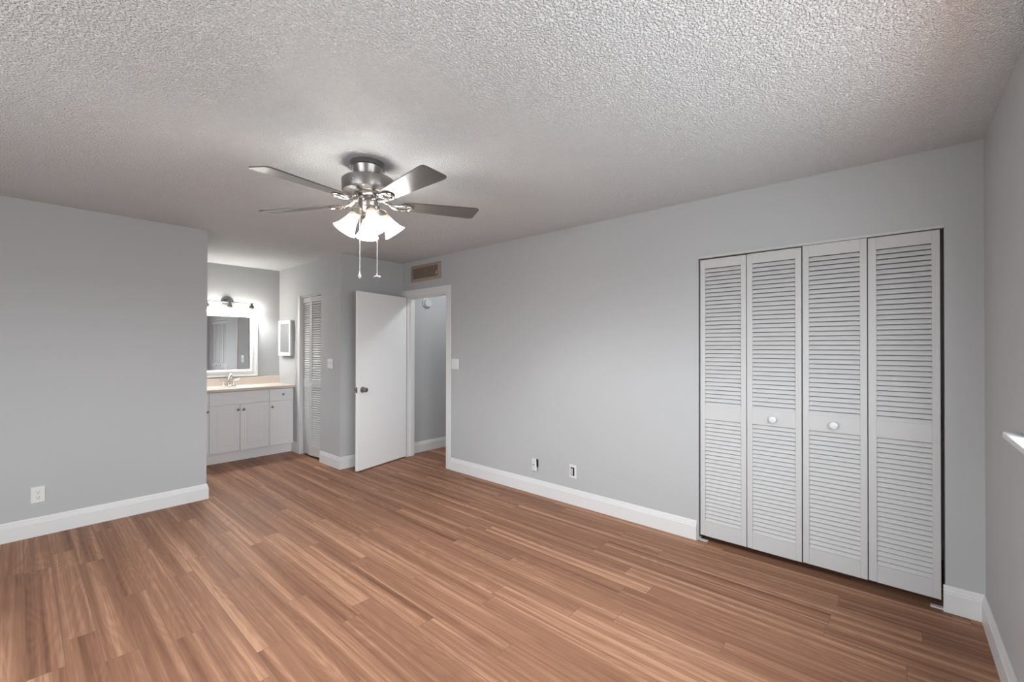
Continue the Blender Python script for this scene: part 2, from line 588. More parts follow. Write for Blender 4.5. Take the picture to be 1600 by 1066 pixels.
# ---------------------------------------------------------------- open hall door
HX, HY = 3.206, 4.606
DX, DY = 2.452, 4.432
DL = math.hypot(DX-HX, DY-HY)
ang = math.atan2(DY-HY, DX-HX)
door = thing('door_1', 'plain white flat door standing open into the room beside the hall doorway', 'door', (HX, HY, 0), (0, 0, ang), kind='structure')
DTH = 0.035
bm = BM()
box(bm, 0.0, DL, -DTH, 0.0, 0.012, 2.0, 0.002)   # local +x to the latch edge; +y is the face turned to the room
obj('door_leaf', bm, 'door', door)
def door_knob(sgn):
    bm = BM()
    pr = [(0.0, 0.0), (0.032, 0.0), (0.033, 0.004), (0.024, 0.009), (0.012, 0.012), (0.011, 0.030), (0.018, 0.036), (0.026, 0.045), (0.0275, 0.055), (0.024, 0.063), (0.014, 0.068), (0.0, 0.069)]
    lathe(bm, pr, 28, Matrix.Translation((DL-0.065, 0 if sgn > 0 else -DTH, 0.905)) @ Matrix.Rotation(-sgn*PI/2, 4, 'X'))
    return obj('door_knob', bm, 'knobmetal', door, True, label='round dark metal door knob')
door_knob(1)
door_knob(-1)
bm = BM()
box(bm, DL, DL+0.0015, -DTH+0.006, -0.006, 0.875, 0.935)
box(bm, DL+0.0012, DL+0.010, -DTH+0.012, -0.012, 0.895, 0.915, 0.002)
obj('latch_plate', bm, 'knobmetal', door, label='dark metal latch on the door edge')
for hz in (0.25, 1.0, 1.78):
    bm = BM()
    lathe(bm, [(0.0, 0), (0.007, 0), (0.007, 0.09), (0.0, 0.09)], 12, Matrix.Translation((-0.007, -DTH-0.002, hz)))
    obj('hinge', bm, 'nickel', door, True)

# ---------------------------------------------------------------- louvered bifold leaves
def slat_panel(w, z0, z1, th, nsl):
    """louver slats in leaf space: x along the leaf, y = 0 front .. th back, one mesh for the whole panel"""
    bm = BM()
    pitch = (z1-z0)/nsl
    for i in range(nsl):
        zb = z0+i*pitch
        zt = zb+pitch*0.86
        yf, yb = 0.0035, 0.0125
        t = 0.0055
        pts = [(w[0], yf+0.001, zb), (w[0], yf, zb+0.0012), (w[0], yf, zb+t), (w[0], yb, zt), (w[0], yb+0.004, zt-0.004), (w[0], yb+0.004, zt-0.009)]
        poly_extrude(bm, pts, (w[1]-w[0], 0, 0))
    return bm
def make_leaf(parent, p, q, z0, z1, rails, th=0.028, stile=(0.034, 0.034), nsl=(34, 26)):
    """leaf hung between plan points p->q; front face is on the right-hand side of p->q seen from above mirrored to the room"""
    p, q = Vector((*p, 0)), Vector((*q, 0))
    L = (q-p).length
    bm = BM()
    g = 0.0012
    s0, s1 = stile
    bv = 0.0016
    lo, m0, m1, hi = rails
    box(bm, g, s0, 0, th, z0, z1, bv)
    box(bm, L-s1, L-g, 0, th, z0, z1, bv)
    box(bm, s0, L-s1, 0.0003, th, z0, lo, 0)
    box(bm, s0, L-s1, 0.0003, th, m0, m1, 0)
    box(bm, s0, L-s1, 0.0003, th, hi, z1, 0)
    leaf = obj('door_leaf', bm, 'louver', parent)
    d = (q-p).normalized()
    leaf.location = p-parent.location
    leaf.location.z = 0
    leaf.rotation_euler = (0, 0, math.atan2(d.y, d.x))
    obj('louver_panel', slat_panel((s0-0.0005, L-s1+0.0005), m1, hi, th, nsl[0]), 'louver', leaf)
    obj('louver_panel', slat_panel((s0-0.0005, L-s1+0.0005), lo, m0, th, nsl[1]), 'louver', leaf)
    return leaf, L
def wood_knob(leaf, x, z, r=0.023):
    bm = BM()
    pr = [(0.0, 0.0), (r*0.62, 0.0), (r*0.55, 0.006), (r*0.6, 0.011), (r*0.95, 0.016), (r, 0.022), (r*0.9, 0.028), (r*0.5, 0.032), (0, 0.033)]
    lathe(bm, pr, 28, Matrix.Translation((x, 0, z)) @ Matrix.Rotation(PI/2, 4, 'X'))
    return obj('knob', bm, 'trim', leaf, True)
RAILS = (0.146, 0.872, 0.968, 1.942)
XF = A+0.004
def bracket(parent, x, y, dy):
    bm = BM()
    box(bm, x, x+0.030, min(y, y+dy), max(y, y+dy), 0.0005, 0.006)
    box(bm, x, x+0.030, min(y, y+dy*0.08), max(y, y+dy*0.08), 0.0005, 0.018)
    for v in bm.verts:
        v.co -= parent.location
    return obj('pivot_bracket', bm, 'plastic', parent)
# rooms's leaves run with local +x toward -Y so that local -y faces the room (-X)
bf = thing('bifold_door', 'left pair of white louvered closet leaves on the long grey wall', 'bifold door', (XF, 0.747, 0), group='louvered closet doors')
make_leaf(bf, (XF, 1.048), (XF, 0.748), 0.044, 2.006, RAILS)
lf, L = make_leaf(bf, (XF-0.001, 0.746), (XF-0.001, 0.436), 0.044, 2.008, RAILS)
wood_knob(lf, 0.155, 0.918)
bracket(bf, XF+0.001, CL1-0.002, -0.055)
bf = thing('bifold_door', 'right pair of white louvered closet leaves nearest the window wall', 'bifold door', (XF, 0.116, 0), group='louvered closet doors')
lf, L = make_leaf(bf, (XF-0.003, 0.432), (XF-0.003, 0.118), 0.048, 2.014, RAILS)
wood_knob(lf, 0.158, 0.918)
make_leaf(bf, (XF-0.002, 0.116), (XF-0.002, -0.183), 0.05, 2.010, RAILS, stile=(0.038, 0.034))
bracket(bf, XF-0.004, CL0+0.002, 0.055)
for o in list(COL.objects):
    if o.name.startswith('door_leaf') and o.parent and o.parent.name.startswith('bifold'):
        pass
# track under the closet head
bm = BM()
box(bm, A-0.006, A+0.03, CL0+0.0005, CL1-0.0005, CLH-0.016, CLH-0.0005, 0.001)
struct('trim_2', bm, 'louver', 'white metal track across the top of the closet opening', 'door track')
# lip of the floor joint in front of the closet
bm = BM()
poly_extrude(bm, [(A-0.060, CL0-0.02, 0.0), (A-0.0585, CL0-0.02, 0.0028), (A-0.030, CL0-0.02, 0.0012), (A-0.028, CL0-0.02, 0.0)], (0, 1.10, 0))
tr3 = struct('trim_3', bm, 'wood', 'thin raised wood strip on the floor before the closet', 'threshold')

# ---------------------------------------------------------------- narrow bifold in the alcove
bm = BM()
box(bm, D-0.012, D-0.0003, BF1-0.004, BF1+0.06, 0, CEIL-0.40, 0.003)
box(bm, D, D+WT, BF1-0.004, BF1-0.0002, 0, BFH)
struct('trim_4', bm, 'trim', 'white post between the vanity and the narrow louvered door', 'door casing')
bm = BM()
box(bm, D+0.01, D+0.05, BF0+0.0005, BF1-0.006, BFH-0.016, BFH-0.0005, 0.001)
struct('trim_5', bm, 'louver', 'white track over the narrow louvered door', 'door track')
bf = thing('bifold_door', 'narrow white louvered folding door beside the vanity in the alcove', 'bifold door', (D+0.03, 5.48, 0))
XB = D+0.022
make_leaf(bf, (XB+0.012, BF1-0.008), (XB-0.022, 5.475), 0.03, 2.008, RAILS, stile=(0.034, 0.034))
lf, L = make_leaf(bf, (XB-0.022, 5.473), (XB+0.012, BF0+0.004), 0.03, 2.008, RAILS, stile=(0.034, 0.034))
wood_knob(lf, 0.06, 0.918, 0.019)

# ---------------------------------------------------------------- window beside the viewer
bm = BM()
box(bm, wx0, wx0+0.04, YR-0.09, YR-0.05, wz0, wz1)
box(bm, wx1-0.04, wx1, YR-0.09, YR-0.05, wz0, wz1)
box(bm, wx0+0.04, wx1-0.04, YR-0.09, YR-0.05, wz0, wz0+0.04)
box(bm, wx0+0.04, wx1-0.04, YR-0.09, YR-0.05, wz1-0.04, wz1)
xm = (wx0+wx1)/2
box(bm, xm-0.02, xm+0.02, YR-0.09, YR-0.05, wz0+0.04, wz1-0.04)
win = struct('window_1', bm, 'trim', 'white framed window beside the viewer on the right hand wall', 'window')
bm = BM()
box(bm, wx0-0.13, wx1+0.135, YR+0.0004, YR+0.045, wz0-0.022, wz0-0.0005, 0.004)
box(bm, wx0+0.001, wx1-0.001, YR-0.10, YR+0.0004, wz0-0.0006, wz0+0.0004)
obj('window_sill', bm, 'trim', win)
# frame of the unseen window added behind the viewer for its light
bm = BM()
for y in (ry0, ry1-0.06):
    box(bm, XMIN-0.09, XMIN-0.05, y, y+0.06, rz0, rz1)
box(bm, XMIN-0.09, XMIN-0.05, ry0+0.06, ry1-0.06, rz0, rz0+0.06)
box(bm, XMIN-0.09, XMIN-0.05, ry0+0.06, ry1-0.06, rz1-0.06, rz1)
struct('added_window', bm, 'trim', 'unseen white framed window added behind the viewer for daylight', 'window')

# ---------------------------------------------------------------- vent grille over the doorway
v0, v1, vz0, vz1 = 3.942, 4.522, 2.180, 2.380
vent = thing('air_vent', 'tan and brown air vent grille on the wall above the hall doorway', 'vent', (A, (v0+v1)/2, vz0))
o0 = vent.location
def ring_frame(bm, X, dx, y0, y1, z0, z1, iy0, iy1, iz0, iz1, inner_dx):
    """sloped rectangular frame on a wall X=const, standing out toward -X"""
    P = [((X, y0, z0), (X, y1, z0), (X, y1, z1), (X, y0, z1)),
         ((X-dx*0.35, y0, z0), (X-dx*0.35, y1, z0), (X-dx*0.35, y1, z1), (X-dx*0.35, y0, z1)),
         ((X-dx, iy0-0.012, iz0-0.012), (X-dx, iy1+0.012, iz0-0.012), (X-dx, iy1+0.012, iz1+0.012), (X-dx, iy0-0.012, iz1+0.012)),
         ((X-dx, iy0, iz0), (X-dx, iy1, iz0), (X-dx, iy1, iz1), (X-dx, iy0, iz1)),
         ((X-inner_dx, iy0, iz0), (X-inner_dx, iy1, iz0), (X-inner_dx, iy1, iz1), (X-inner_dx, iy0, iz1))]
    rg = [[bm.verts.new(p) for p in r] for r in P]
    for a, b in zip(rg, rg[1:]):
        for i in range(4):
            bm.faces.new((a[i], a[(i+1) % 4], b[(i+1) % 4], b[i]))
    return rg
bm = BM()
iy0, iy1, iz0, iz1 = 3.988, 4.474, 2.214, 2.344
ring_frame(bm, A-0.0005, 0.014, v0, v1, vz0, vz1, iy0, iy1, iz0, iz1, 0.0008)
obj('frame', bm, 'ventframe', vent, offset=o0)
bm = BM()
box(bm, A-0.0020, A-0.0008, iy0, iy1, iz0, iz1)
obj('backing', bm, 'dark', vent, offset=o0)
bm = BM()
nv = 22
for i in range(nv):
    y = iy0+(i+0.5)*(iy1-iy0)/nv
    mtx = Matrix.Translation((A-0.0075, y, 0)) @ Matrix.Rotation(math.radians(28), 4, 'Z')
    box(bm, -0.005, 0.005, -0.0055, 0.0055, iz0+0.001, iz1-0.001, 0, 2, mtx)
obj('vane_panel', bm, 'ventvane', vent, offset=o0)
bm = BM()
poly_extrude(bm, [(A-0.030, 4.002, 2.232), (A-0.030, 4.010, 2.232), (A-0.013, 4.012, 2.275), (A-0.013, 4.002, 2.275)], (0.006, 0, 0))
obj('lever', bm, 'plastic', vent, offset=o0, label='small white damper lever')

# ---------------------------------------------------------------- wall plates (local: plate in XZ plane, y<0 faces the room)
def plate_body(w, h, t=0.006):
    bm = BM()
    P = []
    for (k, y) in ((0, 0), (0, -t*0.35), (0.004, -t)):
        P.append([bm.verts.new((sx_*(w/2-k), y, sz_*(h/2-k))) for sx_, sz_ in ((-1, -1), (1, -1), (1, 1), (-1, 1))])
    bm.faces.new(P[0])
    for a, b in zip(P, P[1:]):
        for i in range(4):
            bm.faces.new((a[i], a[(i+1) % 4], b[(i+1) % 4], b[i]))
    bm.faces.new(P[-1])
    return bm
def screw(parent, x, z, y):
    bm = BM()
    lathe(bm, [(0, 0), (0.0032, 0), (0.0028, 0.001), (0, 0.0012)], 12, Matrix.Translation((x, y, z)) @ Matrix.Rotation(PI/2, 4, 'X'))
    return obj('screw', bm, 'greyplastic', parent, True)
def outlet(loc, rz):
    t = thing('outlet', 'white duplex power outlet low on the left grey wall', 'outlet', loc, (0, 0, rz))
    obj('cover_plate', plate_body(0.073, 0.118), 'plastic', t)
    for s in (-1, 1):
        bm = BM()
        n = 20
        pts = []
        for i in range(n):
            a_ = 2*PI*i/n
            pts.append((0.0165*math.cos(a_), -0.0058, max(-0.0135, min(0.0135, 0.0165*math.sin(a_)))+s*0.0195))
        poly_extrude(bm, pts, (0, -0.002, 0))
        rc = obj('socket', bm, 'plastic', t)
        for (x, w_, h_, dz) in ((-0.0064, 0.0024, 0.009, 0.003), (0.0064, 0.0024, 0.0075, 0.003)):
            bm = BM()
            box(bm, x-w_/2, x+w_/2, -0.0085, -0.0076, s*0.0195+dz-h_/2, s*0.0195+dz+h_/2)
            obj('slot', bm, 'dark', rc)
        bm = BM()
        lathe(bm, [(0, 0), (0.0027, 0), (0.0027, 0.0008), (0, 0.0008)], 12, Matrix.Translation((0, -0.0077, s*0.0195-0.0075)) @ Matrix.Rotation(PI/2, 4, 'X'))
        obj('ground_hole', bm, 'dark', rc)
    screw(t, 0, 0, -0.006)
    return t
outlet((0.0915, B-0.0003, 0.300), 0)
def switch2(label, loc, rz):
    t = thing('light_switch', label, 'light switch', loc, (0, 0, rz), group='double light switch plates')
    obj('cover_plate', plate_body(0.117, 0.116), 'plastic', t)
    for x in (-0.023, 0.023):
        bm = BM()
        box(bm, x-0.0055, x+0.0055, -0.0068, -0.0058, -0.0125, 0.0125)
        poly_extrude(bm, [(x-0.004, -0.0066, -0.003), (x-0.004, -0.0066, 0.008), (x-0.004, -0.016, 0.011), (x-0.004, -0.0165, 0.006)], (0.008, 0, 0))
        obj('toggle', bm, 'plastic', t)
        screw(t, x, 0.03, -0.006)
        screw(t, x, -0.03, -0.006)
    return t
switch2('white double light switch plate right of the hall doorway', (A-0.0003, 3.695, 1.192), -PI/2)
switch2('white double light switch plate in the alcove beside the narrow louvered door', (D-0.0003, 4.947, 1.186), -PI/2)
# loose cable plate, hanging crooked off the wall (hole behind it)
t = thing('cable_plate', 'crooked loose white cable plate hanging off the wall above the baseboard', 'wall plate', (A-0.0003, 2.546, 0.275), (0, 0, -PI/2))
bm = BM()
box(bm, -0.012, 0.034, -0.0012, -0.0002, -0.020, 0.052)
obj('wall_hole', bm, 'dark', t, label='black gap in the wall behind the plate')
pl = obj('cover_plate', plate_body(0.070, 0.114, 0.006), 'plastic', t)
pl.location = (-0.008, -0.012, 0)
pl.rotation_euler = (math.radians(-3), math.radians(-8), math.radians(-14))
bm = BM()
lathe(bm, [(0, 0), (0.0055, 0), (0.0055, 0.004), (0.0048, 0.009), (0.002, 0.009), (0, 0.009)], 14, Matrix.Translation((0, -0.005, 0)) @ Matrix.Rotation(PI/2, 4, 'X'))
obj('jack', bm, 'knobmetal', pl, True)
t = thing('phone_plate', 'white wall jack plate with dark opening nearer the closet', 'wall plate', (A-0.0003, 2.128, 0.289), (0, 0, -PI/2))
bm = plate_body(0.072, 0.117)
obj('cover_plate', bm, 'plastic', t)
bm = BM()
box(bm, -0.019, 0.019, -0.0068, -0.0056, -0.036, 0.036)
op = obj('opening', bm, 'dark', t)
bm = BM()
box(bm, -0.0155, 0.004, -0.0095, -0.0066, -0.032, 0.026, 0.001)
obj('jack', bm, 'greyplastic', t)

# ---------------------------------------------------------------- round alarm in the hall
t = thing('smoke_alarm', 'round pale smoke alarm high on the hall wall seen through the doorway', 'smoke alarm', (3.592, B-0.0003, 1.968))
bm = BM()
lathe(bm, [(0, 0), (0.074, 0), (0.074, 0.010), (0.068, 0.014), (0.0, 0.014)], 36, Matrix.Rotation(PI/2, 4, 'X'))
obj('mounting_base', bm, 'greyplastic', t, True)
bm = BM()
lathe(bm, [(0.0, 0.0145), (0.056, 0.0145), (0.058, 0.034), (0.052, 0.042), (0.0, 0.045)], 36, Matrix.Rotation(PI/2, 4, 'X'))
obj('cover', bm, 'greyplastic', t, True)

# fill lamp added on the hall ceiling, out of sight, to brighten the hall
hl = thing('hall_fill_lamp', 'round white fill lamp added unseen on the hall ceiling beyond the doorway', 'added fill lamp', (3.85, 3.95, CEIL))
bm = BM()
lathe(bm, [(0, -0.0003), (0.13, -0.0003), (0.135, -0.012), (0.125, -0.02), (0, -0.02)], 36)
obj('base', bm, 'plastic', hl, True)
bm = BM()
lathe(bm, [(0.12, -0.0203), (0.118, -0.045), (0.095, -0.075), (0.05, -0.092), (0, -0.096)], 36)
obj('lamp_shade', bm, 'hallfill', hl, True)

# ---------------------------------------------------------------- vanity cabinet
VX0, VX1, VF, VB = XE+0.016, D-0.004, 5.955, ALC-0.001
van = thing('vanity_cabinet', 'white bathroom vanity cabinet with raised panel doors in the alcove', 'cabinet', ((VX0+VX1)/2, VF, 0))
vo = van.location
bm = BM()
for bx0, bx1, by0, by1, bz0, bz1 in ((VX0, VX0+0.018, VF+0.018, VB, 0.112, 0.846), (VX1-0.018, VX1, VF+0.018, VB, 0.112, 0.846),
                                     (VX0+0.018, VX1-0.018, VB-0.012, VB, 0.112, 0.70), (VX0+0.018, VX1-0.018, VF+0.036, VB-0.012, 0.112, 0.13),
                                     (VX0+0.018, VX1-0.018, VF+0.018, VF+0.036, 0.112, 0.846)):
    box(bm, bx0, bx1, by0, by1, bz0, bz1)
box(bm, VX0, VX1-0.004, VF+0.045, VB, 0.001, 0.112)
obj('body', bm, 'cab', van, offset=vo)
def panel_front(x0, x1, z0, z1, name, raised=True):
    bm = BM()
    box(bm, x0, x1, VF, VF+0.0175, z0, z1, 0.003)
    if raised:
        k = 0.055 if (z1-z0) > 0.3 else 0.038
        P = []
        for kk, y in ((k, VF-0.0001), (k+0.006, VF+0.004), (k+0.012, VF+0.004), (k+0.024, VF-0.002)):
            P.append([bm.verts.new((xx, y, zz)) for xx, zz in ((x0+kk, z0+kk), (x1-kk, z0+kk), (x1-kk, z1-kk), (x0+kk, z1-kk))])
        for a, b in zip(P, P[1:]):
            for i in range(4):
                bm.faces.new((a[i], a[(i+1) % 4], b[(i+1) % 4], b[i]))
        bm.faces.new(P[-1])
    return obj(name, bm, 'cab', van, offset=vo)
def cab_knob(parent, x, z):
    bm = BM()
    lathe(bm, [(0, 0), (0.0085, 0), (0.006, 0.004), (0.006, 0.012), (0.0135, 0.018), (0.0145, 0.023), (0.010, 0.027), (0, 0.028)], 22,
          Matrix.Translation(Vector((x, VF-0.0003, z))-vo) @ Matrix.Rotation(PI/2, 4, 'X'))
    return obj('knob', bm, 'knobmetal', parent, True)
ZD0, ZD1, ZT0, ZT1 = 0.128, 0.683, 0.692, 0.840
p = panel_front(VX0+0.004, 1.436, ZD0, ZD1, 'door'); cab_knob(p, 1.424, 0.628)
p = panel_front(1.450, 1.760, ZD0, ZD1, 'door'); cab_knob(p, 1.737, 0.622)
p = panel_front(1.766, 2.078, ZD0, ZD1, 'door'); cab_knob(p, 1.798, 0.622)
p = panel_front(2.094, VX1-0.002, ZD0, ZD1, 'door'); cab_knob(p, 2.119, 0.617)
panel_front(1.450, 2.078, ZT0, ZT1, 'drawer_front')
p = panel_front(2.094, VX1-0.002, ZT0, ZT1, 'drawer', False); cab_knob(p, 2.248, 0.770)
p = panel_front(VX0+0.004, 1.436, ZT0, ZT1, 'drawer', False); cab_knob(p, 1.29, 0.770)

# countertop with moulded basin and backsplash
CTX0, CTX1, CTF, CTB, CTZ0, CTZ1 = XE+0.0165, D-0.0008, 5.922, ALC-0.0008, 0.848, 0.882
bm = BM()
nx_, ny_ = 60, 28
bx, by, brx, bry = 1.757, 6.15, 0.225, 0.155
def ctz(x, y):
    r = math.hypot((x-bx)/brx, (y-by)/bry)
    return CTZ1-(0.12*(1-r**2.4) if r < 1 else 0)
g = [[bm.verts.new((CTX0+(CTX1-CTX0)*i/nx_, CTF+0.006+(CTB-CTF-0.006)*j/ny_, 0)) for j in range(ny_+1)] for i in range(nx_+1)]
for row in g:
    for v in row:
        v.co.z = ctz(v.co.x, v.co.y)
for i in range(nx_):
    for j in range(ny_):
        bm.faces.new((g[i][j], g[i+1][j], g[i+1][j+1], g[i][j+1]))
# rolled front edge and underside
fr = [(CTF+0.006, CTZ1), (CTF+0.002, CTZ1-0.002), (CTF, CTZ1-0.006), (CTF, CTZ0+0.003), (CTF+0.004, CTZ0), (VF+0.0, CTZ0)]
rows = [[g[i][0] for i in range(nx_+1)]]
for y, z in fr[1:]:
    rows.append([bm.verts.new((CTX0+(CTX1-CTX0)*i/nx_, y, z)) for i in range(nx_+1)])
for a, b in zip(rows, rows[1:]):
    for i in range(nx_):
        bm.faces.new((a[i], b[i], b[i+1], a[i+1]))
ctop = obj('countertop', bm, 'counter', None, True, label='cream marble vanity countertop with backsplash on the white cabinet', category='countertop', kind='thing')
bm = BM()
box(bm, CTX0, CTX1, CTB-0.02, CTB, CTZ1-0.001, CTZ1+0.098, 0.003)
obj('backsplash', bm, 'counter', ctop)

# faucet
fx, fy, fz = 1.748, 6.345, CTZ1
fa = thing('faucet', 'chrome two handle bathroom faucet on the cream countertop', 'faucet', (fx, fy, fz+0.0005))
bm = BM()
box(bm, -0.078, 0.078, -0.026, 0.026, 0, 0.016, 0.007, 3)
obj('base', bm, 'chrome', fa, True)
bm = BM()
lathe(bm, [(0.0, 0.014), (0.021, 0.014), (0.017, 0.03), (0.014, 0.05), (0, 0.05)], 20)
tube(bm, smooth_path([(0, 0, 0.045), (0, -0.002, 0.10), (0, -0.022, 0.148), (0, -0.062, 0.158), (0, -0.098, 0.128), (0, -0.104, 0.108)]), 0.0115, 14)
obj('spout', bm, 'chrome', fa, True)
for s in (-1, 1):
    bm = BM()
    lathe(bm, [(0.0, 0.014), (0.019, 0.014), (0.016, 0.03), (0.014, 0.048), (0.017, 0.056), (0.012, 0.066), (0, 0.067)], 20, Matrix.Translation((s*0.055, 0, 0)))
    tube(bm, [(s*0.055, 0, 0.060), (s*0.08, -0.006, 0.070), (s*0.115, -0.012, 0.085)], [0.006, 0.006, 0.0075], 10)
    obj('handle', bm, 'chrome', fa, True)

# ---------------------------------------------------------------- mirror
mx0, mx1, mz0, mz1 = 1.392, 2.114, 0.992, 1.852
mir = thing('wall_mirror', 'wall mirror in a wide white frame above the vanity', 'mirror', ((mx0+mx1)/2, ALC, mz0))
mo = mir.location
bm = BM()
ixa, ixb, iza, izb = mx0+0.092, mx1-0.092, mz0+0.092, mz1-0.085
P = []
for k, y in ((0.0, -0.0005), (0.0, -0.016), (0.006, -0.022), (0.022, -0.022), (0.028, -0.017), (0.060, -0.020), (0.066, -0.026), (0.084, -0.024), (0.090, -0.012), (0.092, -0.006)):
    f_ = k/0.092
    P.append([bm.verts.new((mx0+(ixa-mx0)*f_ if a_ < 0 else mx1+(ixb-mx1)*f_, ALC+y, mz0+(iza-mz0)*f_ if b_ < 0 else mz1+(izb-mz1)*f_)) for a_, b_ in ((-1, -1), (1, -1), (1, 1), (-1, 1))])
for a, b in zip(P, P[1:]):
    for i in range(4):
        bm.faces.new((a[i], a[(i+1) % 4], b[(i+1) % 4], b[i]))
obj('frame', bm, 'cab', mir, offset=mo)
bm = BM()
box(bm, ixa-0.001, ixb+0.001, ALC-0.006, ALC-0.0008, iza-0.001, izb+0.001)
obj('mirror_glass', bm, 'mirror', mir, offset=mo)

# ---------------------------------------------------------------- vanity light bar
lz, ly = 1.945, ALC-0.085
vl = thing('vanity_light', 'brushed metal three lamp light bar above the vanity mirror', 'wall light', (1.757, ALC-0.0005, lz))
bm = BM()
lathe(bm, [(0, 0), (0.074, 0), (0.074, 0.006), (0.066, 0.014), (0.050, 0.018), (0.046, 0.026), (0.03, 0.032), (0.012, 0.034), (0.010, 0.100), (0, 0.100)], 36, Matrix.Translation((0, 0, 0.010)) @ Matrix.Rotation(PI/2, 4, 'X'))
obj('backplate', bm, 'gunmetal', vl, True)
bm = BM()
tube(bm, [(-0.285, -0.108, 0.004), (0.285, -0.108, 0.004)], 0.0065, 12)
obj('bar', bm, 'gunmetal', vl, True)
for x in (-0.25, 0.0, 0.25):
    bm = BM()
    lathe(bm, [(0, 0.012), (0.010, 0.012), (0.013, 0.0), (0.014, -0.016), (0.030, -0.038), (0.034, -0.058), (0.0, -0.058)], 24)
    h = obj('lamp_holder', bm, 'gunmetal', vl, True)
    h.location = (x, -0.108, 0)
    bm = BM()
    lathe(bm, [(0.032, 0.0), (0.034, -0.008), (0.036, -0.025), (0.042, -0.045), (0.054, -0.064), (0.070, -0.084), (0.0685, -0.0845), (0.052, -0.065), (0.040, -0.045), (0.034, -0.025), (0.031, -0.004)], 32, cap=False)
    s = obj('lamp_shade', bm, 'barglass', h, True)
    s.location = (0, 0, -0.058)
    bm = BM()
    lathe(bm, [(0, -0.010), (0.012, -0.012), (0.022, -0.032), (0.024, -0.046), (0.018, -0.06), (0.0, -0.066)], 18)
    s = obj('bulb', bm, 'barbulb', h, True)
    s.location = (0, 0, -0.058)

# ---------------------------------------------------------------- medicine cabinet on the alcove's side wall
k0, k1, kz0, kz1, kd = 5.962, 6.350, 1.262, 1.735, 0.052
mc = thing('medicine_cabinet', 'small white framed mirror cabinet on the alcove side wall', 'cabinet', (D, (k0+k1)/2, kz0))
ko = mc.location
bm = BM()
box(bm, D-kd+0.018, D-0.0005, k0+0.004, k1-0.004, kz0+0.004, kz1-0.004)
obj('body', bm, 'greyplastic', mc, offset=ko)
bm = BM()
fw = 0.045
P = []
for k, xx in ((0, D-kd+0.018), (0, D-kd+0.003), (0.003, D-kd), (fw-0.008, D-kd), (fw, D-kd+0.006)):
    P.append([bm.verts.new((xx, yy, zz)) for yy, zz in ((k0+k, kz0+k), (k1-k, kz0+k), (k1-k, kz1-k), (k0+k, kz1-k))])
for a, b in zip(P, P[1:]):
    for i in range(4):
        bm.faces.new((a[i], a[(i+1) % 4], b[(i+1) % 4], b[i]))
bm.faces.new(P[0])
dr = obj('door', bm, 'cab', mc, offset=ko)
bm = BM()
box(bm, D-kd+0.0065, D-kd+0.010, k0+fw-0.001, k1-fw+0.001, kz0+fw-0.001, kz1-fw+0.001)
obj('mirror_glass', bm, 'mirror', dr, offset=ko)

# ---------------------------------------------------------------- ceiling fan
FX, FY = 1.318, 2.281
HANG = Matrix.Translation((0, 0, -0.03)) @ Matrix.Rotation(-0.054, 4, 'Y') @ Matrix.Translation((0, 0, 0.03))   # the fan hangs a little out of plumb
fan = thing('ceiling_fan', 'brushed nickel ceiling fan with five dark blades and four lit glass shades', 'ceiling fan', (FX, FY, CEIL))
bm = BM()
lathe(bm, [(0, -0.0003), (0.094, -0.0003), (0.096, -0.004), (0.096, -0.024), (0.092, -0.028), (0.086, -0.029), (0.084, -0.034), (0.080, -0.048), (0.070, -0.070), (0.062, -0.090), (0, -0.090)], 48)
obj('canopy', bm, 'nickel', fan, True)
bm = BM()
lathe(bm, [(0, -0.086), (0.06, -0.088), (0.120, -0.091), (0.140, -0.094), (0.1445, -0.098), (0.1445, -0.158), (0.141, -0.164), (0.120, -0.167), (0.085, -0.168), (0.080, -0.172), (0.082, -0.178), (0.078, -0.190), (0.070, -0.196), (0.058, -0.200), (0.0, -0.200)], 56)
obj('motor_housing', bm, 'nickel', fan, True)
bm = BM()
lathe(bm, [(0, 0), (0.010, 0), (0.010, 0.004), (0.005, 0.006), (0.004, 0.012), (0, 0.013)], 16, Matrix.Rotation(math.radians(206), 4, 'Z') @ Matrix.Translation((0.142, 0, -0.125)) @ Matrix.Rotation(PI/2, 4, 'Y'))
obj('reverse_switch', bm, 'knobmetal', fan, True)
bm = BM()
lathe(bm, [(0, -0.198), (0.052, -0.200), (0.056, -0.206), (0.056, -0.222), (0.060, -0.226), (0.058, -0.246), (0.050, -0.262), (0.036, -0.272), (0.018, -0.277), (0.012, -0.290), (0, -0.293)], 44)
obj('switch_housing', bm, 'nickel', fan, True)
BZ = -0.227
TH0 = math.radians(-93.6)
def blade_outline():
    """half-widths along the blade: root 0.20 to tip 0.66, wider outward, clipped corners"""
    pts = []
    r0, r1 = 0.185, 0.664
    w0, w1 = 0.052, 0.074
    up = [(r0, w0*0.55), (r0+0.012, w0*0.86), (r0+0.035, w0), (r1-0.040, w1), (r1-0.018, w1*0.985), (r1-0.005, w1*0.90), (r1, w1*0.72), (r1, w1*0.3)]
    return [(x, y) for x, y in up]+[(x, -y) for x, y in reversed(up)]
